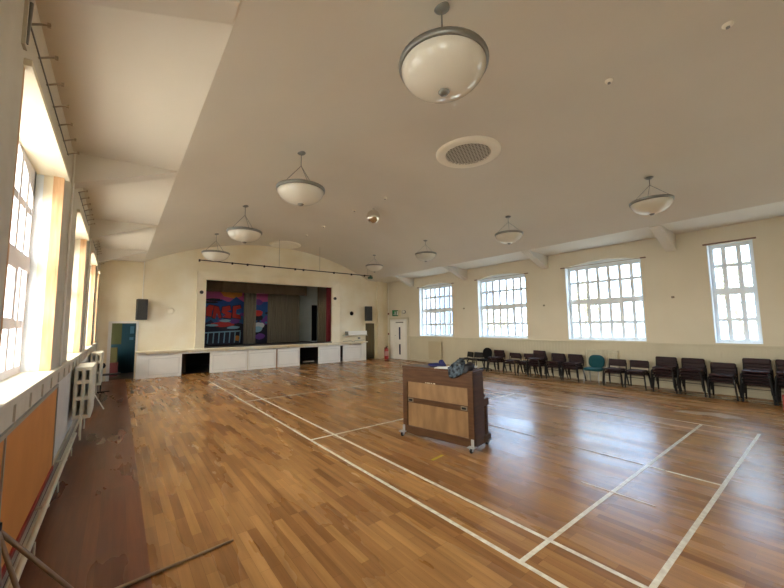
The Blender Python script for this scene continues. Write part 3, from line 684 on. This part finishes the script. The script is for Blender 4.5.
# ------------------------------------------------------------------ radiators
def column_radiator(name, lab, loc, rz, ncol, z0, z1, depth=.25, pitch=.06):
    t = thing(name, lab, 'radiator', loc, rz, 'cast-iron column radiators')
    for i in range(ncol):
        y = (i+.5)*pitch; b = MB()
        for k_ in range(3):
            x = .025+(depth-.05)*k_/2
            b.tube([(x, y, z0+.05), (x, y, z1-.05)], .030, 8)
        for zz in (z0+.04, z0+.04+(z1-z0)*.35, z0+.04+(z1-z0)*.66, z1-.04): b.box(0, depth, y-.021, y+.021, zz-.035, zz+.035)
        b.build('radiator_section', RADM, t, bevel=.008, seg=1)
    MB().box(depth-.03, depth-.015, .0, ncol*pitch, z0+.02, z0+.07).build('lower_rail', RADM, t)
    for y in (pitch*.5, (ncol-.5)*pitch): MB().tube([(depth/2, y, 0), (depth/2, y, z0+.03)], .016, 6).build('foot', RADM, t)
    MB().tube([(depth/2, -.0, z0+.06), (depth/2, -.1, z0+.06), (depth/2, -.1, .1)], .014, 6).build('valve_pipe', RADM, t)
    return t
column_radiator('column_radiator', 'cream column radiator nearest the camera on the left wall', (XL+.06, 7.3, 0), 0, 16, .36, 1.27)
column_radiator('column_radiator', 'cream column radiator on the left wall near the stage end', (XL+.06, 11.8, 0), 0, 18, .36, 1.27)
r_ = column_radiator('column_radiator', 'cream column radiator under a right window behind the teal chair', (XR-.03, 4.4, 0), PI, 16, .18, 1.04, .18)
r_.location = (XR-.03, 4.4, 0)
t = thing('panel_radiator', 'flat cream panel radiator on the wall right of the white door', 'radiator', (XR-.03, 11.7, 0), 0)
MB().box(-.10, -.07, -.46, .46, .17, 1.10).build('front_panel', mat('radiator_tan', (.55, .48, .32), .5), t, bevel=.012)
MB().box(-.07, -.03, -.43, .43, .2, 1.07).build('back_panel', RADM, t)
q = MB(); 
for i in range(14): q.box(-.106, -.10, -.42+i*.062, -.42+i*.062+.03, .22, 1.05)
q.build('flutes', mat('radiator_tan2', (.52, .45, .30), .5), t)
MB().tube([(-.08, .5, .25), (-.08, .5, .12), (-.05, 1.9, .12)], .014, 6).build('pipe', RADM, t)

# ------------------------------------------------------------------ left wall low objects
t = thing('notice_board', 'large orange board with a red bottom strip on the left wall', 'board', (XL, 3.3, 0))
MB().box(.015, .04, -2.0, 2.02, .2, 1.19).build('panel', ORANGE, t)
MB().box(.01, .05, -2.04, 2.06, 1.19, 1.225).box(.01, .05, 2.02, 2.06, .2, 1.19).box(.01, .05, -.66, -.63, .2, 1.19).build('edge_frame', GREYFR, t)
MB().box(.01, .055, -2.04, 2.06, .145, .2).build('bottom_strip', REDP, t)
MB().box(0, .02, -2.04, 2.06, .145, 1.2).build('backing', OLDW, t)
t = thing('heating_pipe', 'long cream heating pipe and casing along the foot of the left wall', 'pipe', (XL, 0, 0))
MB().tube([(.13, -1.0, .15), (.13, 7.2, .15)], .024, 10).build('pipe', RADM, t)
MB().tube([(.13, 8.4, .15), (.13, 11.7, .15)], .024, 10).build('pipe', RADM, t)
MB().tube([(.075, -1.0, .06), (.075, 13.0, .06)], .018, 8).build('lower_pipe', RADM, t)
for y in (1.0, 2.6, 4.2, 5.8, 9.5): MB().box(.02, .15, y-.02, y+.02, .105, .125).build('pipe_clip', RADM, t)
for y in (3.4, 4.9, 6.4): MB().tube([(.15, y, .12), (.15, y, 0)], .008, 6).build('support', RADM, t)
for (y, z0, z1, lab) in ((5.66, 1.42, 4.5, 'white vertical conduit on the left wall, nearest the camera'), (9.6, 1.42, 4.5, 'white vertical conduit on the left wall between second and third windows'), (13.3, 1.42, 4.5, 'white vertical conduit on the left wall nearest the stage')):
    tag(MB().tube([(XL+.02, y, z0), (XL+.02, y, z1)], .014, 8).build('conduit', DUCTW), lab, 'conduit')
tag(MB().tube([(-3.1, 10.35, .42), (-2.86, 10.0, .02)], .014, 6).build('loose_stick', DUCTW), 'thin pale stick leaning from the left wall down to the floor', 'stick')
t = thing('gym_bench', 'low dark padded seat with a round knob post near the left doorway', 'bench', (-3.0, 13.0, 0))
MB().box(-.06, .46, -.13, .13, .50, .55).build('seat', VINYLB, t, bevel=.02)
MB().tube([(-.02, 0, 0), (-.02, 0, .75)], .02, 8).build('post', BLKMET, t); MB().lathe([(0, -.1), (.07, -.07), (.1, 0), (.07, .07), (0, .1)], (-.02, 0, .8), 16).build('knob', BLKMET, t)
MB().box(-.15, .2, -.03, .03, 0, .03).build('base', BLKMET, t)

# tripod at the bottom left
t = thing('tripod_stand', 'brown tubular stand with splayed legs at the bottom left corner', 'stand', (0, 0, 0))
hub = Vector((-3.2, 2.3, .71))
MB().lathe([(0, -.035), (.02, -.035), (.02, .035), (0, .035)], hub, 12).build('hub', BLKMET, t)
for tip, r_t in (((-2.74, 2.42, .0), .014), ((-2.93, 2.02, .0), .013), ((-3.08, 1.9, 0), .016)):
    MB().tube([hub, tip], r_t, 8).build('leg', ROD, t)
t = thing('floor_pole', 'thin brown pole lying on the floor at the bottom left', 'pole', (-2.78, 2.44, 0))
MB().tube([(0.04, 0, .015), (1.02, .11, .012)], [.014, .010], 8).build('shaft', ROD, t)
MB().tube([(-.10, .0, .02), (.04, 0, .02)], .021, 8).build('ferrule', GREYM, t)

# ------------------------------------------------------------------ piano
ang = math.radians(11.36)
pn = thing('upright_piano', 'walnut upright piano seen from its plywood back, on wheeled castors', 'piano', (1.396, 3.906, 0), 0)
pn.rotation_euler = (0, 0, -PI/2+ang)     # local +x runs along the back, local +y towards the keyboard side
W, H, Z0, D1, D2 = 1.385, 1.225, .06, .33, .52
b = MB()
for x0, x1 in ((0, .04), (W-.04, W)):
    MB().prism([(0, Z0), (D1+.02, Z0), (D1+.02, .62), (D1, H-.05), (0, H-.05)], 0, x0, x1).build('side_panel', PIANO, pn, bevel=.004)
MB().box(.04, W-.04, .06, D1-.02, Z0+.05, H-.06).build('body', PIANO, pn)
MB().box(-.01, W+.01, -.02, D1+.03, H-.05, H-.012).build('lid', PIANO, pn, bevel=.008)
MB().box(.0, W, -.015, .06, H-.28, H-.05).build('top_rail', PIANO, pn, bevel=.005)
MB().box(.0, W, -.015, .06, Z0, Z0+.13).build('bottom_rail', PIANO, pn, bevel=.005)
MB().box(.0, W, .0, .06, .585, .675).build('middle_rail', PIANO, pn, bevel=.004)
for x0, x1 in ((0, .10), (W-.10, W)): MB().box(x0, x1, -.012, .06, Z0, H-.05).build('stile', PIANO, pn, bevel=.004)
MB().box(.09, W-.09, .008, .05, .675, H-.27).build('back_panel', PLY, pn)
MB().box(.09, W-.09, .008, .05, Z0+.12, .585).build('back_panel', PLY, pn)
for x in (.17, W-.17):
    o = MB().box(x-.055, x+.055, -.006, .004, .60, .66).build('handle_plate', mat('brass_plate', (.16, .13, .09), .5, .3), pn)
    MB().box(x-.035, x+.035, -.012, -.005, .615, .645).build('grip_hole', BLACK, o)
b = MB()
for i, wx in enumerate((.5, .53, .56, .585, .62, .66, .68)): b.box(wx, wx+.014, -.018, -.0145, H-.275, H-.26)
b.build('stencilled_marks', mat('stencil_cream', (.6, .52, .38), .6), pn)
MB().box(.0, W, D1-.02, D2, .62, .74).build('keyboard_shelf', PIANO, pn, bevel=.008)
MB().box(.05, W-.05, D1, D2-.03, .74, .79).build('key_fall', PIANO, pn, bevel=.006)
for x0 in (0, W-.07):
    MB().box(x0, x0+.07, D2-.12, D2-.05, Z0+.1, .62).build('front_leg', PIANO, pn, bevel=.008)
    MB().box(x0-.01, x0+.08, D1-.02, D2+.02, Z0, Z0+.11).build('toe_block', PIANO, pn, bevel=.01)
MB().box(.04, W-.04, D1-.04, D1, Z0+.05, .62).build('knee_board', PIANO, pn)
for x, y, dy in ((.02, -.05, 1), (W-.03, -.05, 1), (.02, D2-.05, 0), (W-.03, D2-.05, 0)):
    c_ = MB().box(x-.055, x+.055, y-.045, y+.06, .075, .088).box(x-.025, x+.025, y+.028, y+.034, .08, .19).box(x-.026, x-.020, y-.03, y+.02, .03, .078).box(x+.020, x+.026, y-.03, y+.02, .03, .078).build('castor', CASTM, pn)
    MB().lathe([(0, -.016), (.032, -.016), (.037, -.008), (.037, .008), (.032, .016), (0, .016)], n=20, M=Matrix.Translation((x, y-.012, .037)) @ Matrix.Rotation(PI/2, 4, 'Y')).build('wheel', BLACK, c_)
# things on the piano
Mp = Matrix.Translation((1.396, 3.906, 0)) @ Matrix.Rotation(-PI/2+ang, 4, 'Z')
def on_piano(lx, ly, lz=H-.012): return Mp @ Vector((lx, ly, lz))
def crumple(name, lab, cat, lx, ly, rx, ry, rz_, m_, seed, n=3, spike=.3, droop=0):
    bm = bmesh.new(); bmesh.ops.create_icosphere(bm, subdivisions=n, radius=1.0); rnd = random.Random(seed)
    dirs = [(Vector((rnd.gauss(0, 1), rnd.gauss(0, 1), rnd.gauss(0, 1))).normalized(), rnd.uniform(-spike, spike)) for _ in range(16)]
    for v in bm.verts:
        d_ = v.co.normalized(); k_ = 1+sum(a*max(0, d_.dot(q))**10 for q, a in dirs)+rnd.uniform(-.03, .03)
        v.co = Vector((d_.x*rx*k_, d_.y*ry*k_, max(0.0, (d_.z*k_+.55))*rz_))
        if droop and v.co.y < -.05: v.co.z -= (-.05-v.co.y)*droop; v.co.y = -.09-(-.05-v.co.y)*.3
    me = bpy.data.meshes.new(name); bm.to_mesh(me); bm.free(); me.materials.append(m_)
    for p_ in me.polygons: p_.use_smooth = True
    o = bpy.data.objects.new(name, me); C.objects.link(o); o.location = on_piano(lx, ly); o.rotation_euler = (0, 0, -PI/2+ang)
    return tag(o, lab, cat)
crumple('fleece_bundle', 'crumpled dark grey patterned fleece on the right end of the piano', 'clothing', 1.13, .05, .13, .12, .085, BAGM, 3, n=4, spike=.6, droop=1.9)
crumple('black_bag', 'small black bag beside the grey fleece at the piano end', 'bag', 1.27, .06, .09, .1, .075, DKBAG, 9, spike=.35, droop=1.2)
crumple('blue_cloth', 'crumpled dark blue cloth on top of the piano', 'cloth', .56, .22, .15, .09, .035, BLUEC, 5)
crumple('blue_cloth', 'peaked fold of dark blue cloth standing on the piano lid', 'cloth', .66, .27, .05, .04, .075, BLUEC, 12, spike=.4)
for i, (lx, ly, a_, lab) in enumerate(((.82, .12, .25, 'white paper sheet on the piano beside the blue cloth'), (1.0, .26, -.3, 'white open sheet on the piano behind the grey fleece'), (1.14, .28, .4, 'topmost white booklet at the back edge of the piano lid'))):
    M_ = Mp @ Matrix.Translation((lx, ly, H-.012+.001+i*.012)) @ Matrix.Rotation(a_, 4, 'Z')
    tag(MB().box(-.16, .16, -.11, .11, 0, .011, M_).build('paper_sheet', PAPER), lab, 'paper', 'papers on the piano')
crumple('navy_folder', 'small navy pouch on the papers next to the grey fleece', 'pouch', .97, .08, .08, .06, .03, BLUEC, 15)

# ------------------------------------------------------------------ chairs along the right wall
def stacking_chair(fab):
    """faces local -x ; origin on floor under the seat centre"""
    t = thing('stacking_chair', '', 'chair')
    Mb = Matrix.Translation((.235, 0, .612)) @ Matrix.Rotation(.16, 4, 'Y')
    MB().box(-.22, .20, -.225, .225, .405, .455).build('seat', fab, t, bevel=.018)
    MB().box(-.02, .02, -.235, .235, -.035 if fab is VINYL else -.12, .105, Mb).build('backrest', fab, t, bevel=.018)
    for s_ in (-1, 1):
        MB().tube([(-.19, s_*.20, .405), (-.205, s_*.235, .36), (-.235, s_*.262, .0)], .019, 8).build('leg', BLKMET, t)
        MB().tube([(.15, s_*.20, .405), (.19, s_*.235, .36), (.27, s_*.262, .0)], .019, 8).build('leg', BLKMET, t)
        MB().tube([(.0, s_*.228, .40), (.2, s_*.236, .42), (.235, s_*.236, .50), (.262, s_*.236, .69)], .010, 8).build('back_frame', BLKMET, t)
    MB().tube([(-.21, -.24, .32), (-.21, .24, .32)], .008, 6).build('stretcher', BLKMET, t)
    return t
proto = {}
def place_stack(y, n_, who, x=9.52, fab='burgundy', rz=0.0):
    key = fab; words = {1: ['']}
    ordn = {2: ['lower', 'upper'], 3: ['bottom', 'middle', 'top'], 4: ['bottom', 'second', 'third', 'top'], 5: ['bottom', 'second', 'middle', 'fourth', 'top']}
    for k_ in range(n_):
        pos = ordn[n_][k_] if n_ > 1 else ''
        col = 'burgundy' if fab == 'burgundy' else 'black'
        lab = (pos+' '+col+' chair of the stack '+who).strip() if n_ > 1 else col+' chair '+who
        loc = (x-.042*k_, y+random.uniform(-.008, .008), .078*k_); rz_ = rz+random.uniform(-.03, .03)
        if key not in proto:
            proto[key] = stacking_chair(VINYL if fab == 'burgundy' else VINYLB); o = proto[key]; o.location = loc; o.rotation_euler = (0, 0, rz_); o['label'] = lab; o['group'] = 'stacking chairs along the right wall'
        else: dup(proto[key], loc, rz_, lab, 'stacking chairs along the right wall')
place_stack(9.33, 1, 'at the far left end of the chair row', fab='black', rz=-.35)
place_stack(8.80, 1, 'between the row end and the round-backed chair', fab='black')
place_stack(7.71, 3, 'just right of the round-backed chair')
place_stack(6.99, 2, 'fourth left of the teal chair, under the window edge')
place_stack(6.36, 2, 'third left of the teal chair')
place_stack(5.88, 4, 'second left of the teal chair, taller than its neighbours', x=9.42)
place_stack(5.25, 3, 'left of the one beside teal chair')
place_stack(4.66, 3, 'directly left of the teal chair')
place_stack(3.40, 2, 'directly right of the teal chair')
place_stack(2.81, 2, 'second right of the teal chair')
place_stack(2.12, 4, 'third right of the teal chair')
place_stack(1.53, 4, 'left of the narrow window, touching its corner')
place_stack(0.93, 3, 'under the narrow window')
place_stack(0.32, 5, 'second from the right edge, right of the narrow window')
place_stack(-0.24, 5, 'cut by the right edge of the picture')
# teal chair
t = thing('padded_chair', 'teal upholstered chair with silver legs in the row along the right wall', 'chair', (9.42, 3.98, 0))
def rounded(nm, M_, w_, h_, th, r_, m_, par):
    pts = []
    for cx_, cy_, a0 in ((w_-r_, h_-r_, 0), (-w_+r_, h_-r_, PI/2), (-w_+r_, -h_+r_, PI), (w_-r_, -h_+r_, 3*PI/2)):
        for q in range(7): a = a0+q*PI/12; pts.append((cx_+r_*math.cos(a), cy_+r_*math.sin(a)))
    b = MB().prism(pts, 0, -th/2, th/2); b.v = [tuple(M_ @ Vector(v)) for v in b.v]
    return b.build(nm, m_, par, bevel=th*.3)
rounded('backrest', Matrix.Translation((.25, 0, .68)) @ Matrix.Rotation(.15, 4, 'Y'), .24, .21, .05, .17, TEAL, t)
rounded('seat', Matrix.Translation((0, 0, .455)) @ Matrix.Rotation(PI/2, 4, 'Y'), .25, .24, .08, .1, TEAL, t)
for s_ in (-1, 1):
    MB().tube([(-.2, s_*.21, .42), (-.22, s_*.225, 0)], .013, 8).build('leg', SILV, t); MB().tube([(.2, s_*.21, .42), (.27, s_*.225, 0)], .013, 8).build('leg', SILV, t)
    MB().tube([(.17, s_*.12, .42), (.25, s_*.12, .48), (.28, s_*.12, .62)], .012, 8).build('back_bracket', BLKMET, t)
# office chair
t = thing('office_chair', 'black round-backed office chair on a five-star base in the chair row', 'chair', (9.45, 8.27, 0))
rounded('backrest', Matrix.Translation((.22, 0, .70)) @ Matrix.Rotation(.12, 4, 'Y'), .22, .24, .06, .19, BLACK, t)
rounded('seat', Matrix.Translation((-.03, 0, .45)) @ Matrix.Rotation(PI/2, 4, 'Y'), .24, .23, .08, .12, BLACK, t)
MB().tube([(.1, 0, .42), (.26, 0, .44), (.28, 0, .6)], .018, 8).build('back_bar', BLKMET, t)
MB().tube([(0, 0, .1), (0, 0, .42)], .028, 10).build('gas_lift', BLKMET, t)
for i in range(5):
    a = i*2*PI/5+.3; o = MB().tube([(0, 0, .12), (.27*math.cos(a), .27*math.sin(a), .07)], [.025, .016], 8).build('base_arm', BLKMET, t)
    MB().lathe([(0, -.02), (.028, -.02), (.028, .02), (0, .02)], n=12, M=Matrix.Translation((.27*math.cos(a), .27*math.sin(a), .03)) @ Matrix.Rotation(PI/2, 4, 'X')).build('castor', BLACK, o)
# chair with a red seat at the picture's right edge
t = thing('red_chair', 'red-seated chair just showing at the right edge of the floor', 'chair', (5.28, -.62, 0), .2)
MB().box(-.22, .22, -.22, .22, .41, .47).build('seat', REDP, t, bevel=.018)
MB().box(.2, .24, -.22, .22, .55, .8).build('backrest', REDP, t, bevel=.015)
for sx_ in (-1, 1):
    for sy_ in (-1, 1): MB().tube([(sx_*.19, sy_*.19, .41), (sx_*.21, sy_*.21, 0)], .012, 8).build('leg', BLKMET, t)
# small marks / brackets on the right wall
for y, z, lab in ((9.83, 2.68, 'small dark wall bracket between the far wide windows'), (5.9, 2.62, 'small dark wall hook between the middle and next wide windows'), (1.95, 2.66, 'small dark wall bracket left of the narrow window')):
    t = thing('wall_bracket', lab, 'bracket', (XR, y, z), 0, 'small brackets between the right windows')
    MB().box(-.02, 0, -.035, .035, -.03, .03).build('plate', mat('dull_brass', (.22, .17, .1), .5, .4), t); MB().tube([(-.02, 0, 0), (-.06, 0, -.01), (-.06, 0, .03)], .007, 6).build('hook', GREYM, t)

# ------------------------------------------------------------------ outside
struct(MB().box(-80, 90, -60, 90, -1.2, -1.0).build('floor_ground', GRASS))
struct(MB().box(-26, XL-.4, -40, 50, -1.0, -.9).build('floor_bounce_ground', BOUNCEG))  # unseen bright ground, added to lighten the left ceiling strip
bd = thing('brick_block', 'brick building, its blue shade painted in, seen through the window beside the white door', 'building', (0, 0, 0))
MB().box(24, 34, 25, 52, -1.0, 11).build('facade', BRICKSH, bd)
q = MB()
for fl_ in range(4):
    for i in range(18): q.box(23.94, 24.0, 25.4+i*1.45, 26.4+i*1.45, .2+fl_*2.7, 2.0+fl_*2.7)
q.build('window_panes', DARKGL, bd)
def tree(x, y, hgt, seed, lab):
    rnd = random.Random(seed); t = thing('bare_tree', lab, 'tree', (x, y, -1.0), 0, 'trees outside the right windows'); b = MB(); tips = []
    def br(p, d, L_, r_, lv):
        q = p+d*L_; mid = p+d*L_*.5+Vector((rnd.uniform(-1, 1), rnd.uniform(-1, 1), 0))*L_*.05
        b.tube([p, mid, q], [r_, r_*.85, r_*.68], 5 if lv > 1 else 8, cap=False)
        if lv >= 2: tips.append(mid)
        if lv == 5: tips.append(q); return
        for _ in range(3 if lv < 4 else 2):
            e = (d+Vector((rnd.uniform(-1, 1), rnd.uniform(-1, 1), rnd.uniform(-.3, .7)))*.75).normalized(); br(q, e, L_*rnd.uniform(.6, .82), r_*.62, lv+1)
    br(Vector((0, 0, 0)), Vector((0, 0, 1)), hgt*.28, hgt*.02, 0)
    b.build('trunk', BARK, t); f = MB()
    for p in tips:
        for _ in range(4):
            c_ = p+Vector((rnd.gauss(0, .35), rnd.gauss(0, .35), rnd.gauss(0, .35))); u_ = Vector((rnd.gauss(0, 1), rnd.gauss(0, 1), rnd.gauss(0, 1))).normalized(); v_ = u_.orthogonal().normalized(); s_ = rnd.uniform(.05, .11)
            f.add([c_-u_*s_, c_+v_*s_*.6, c_+u_*s_, c_-v_*s_*.6], [(0, 1, 2, 3)])
    f.build('foliage', LEAF, t)
tree(17, 1.2, 6.6, 1, 'tree with sparse leaves outside the narrow right window'); tree(19, 8.5, 6.0, 2, 'tree outside the wide window next to the narrow one, its right half')
tree(22, 11.5, 5.2, 3, 'lower tree outside the wide window next to the narrow one, left half'); tree(24, 19, 4.8, 4, 'tree seen low in the middle wide right window')
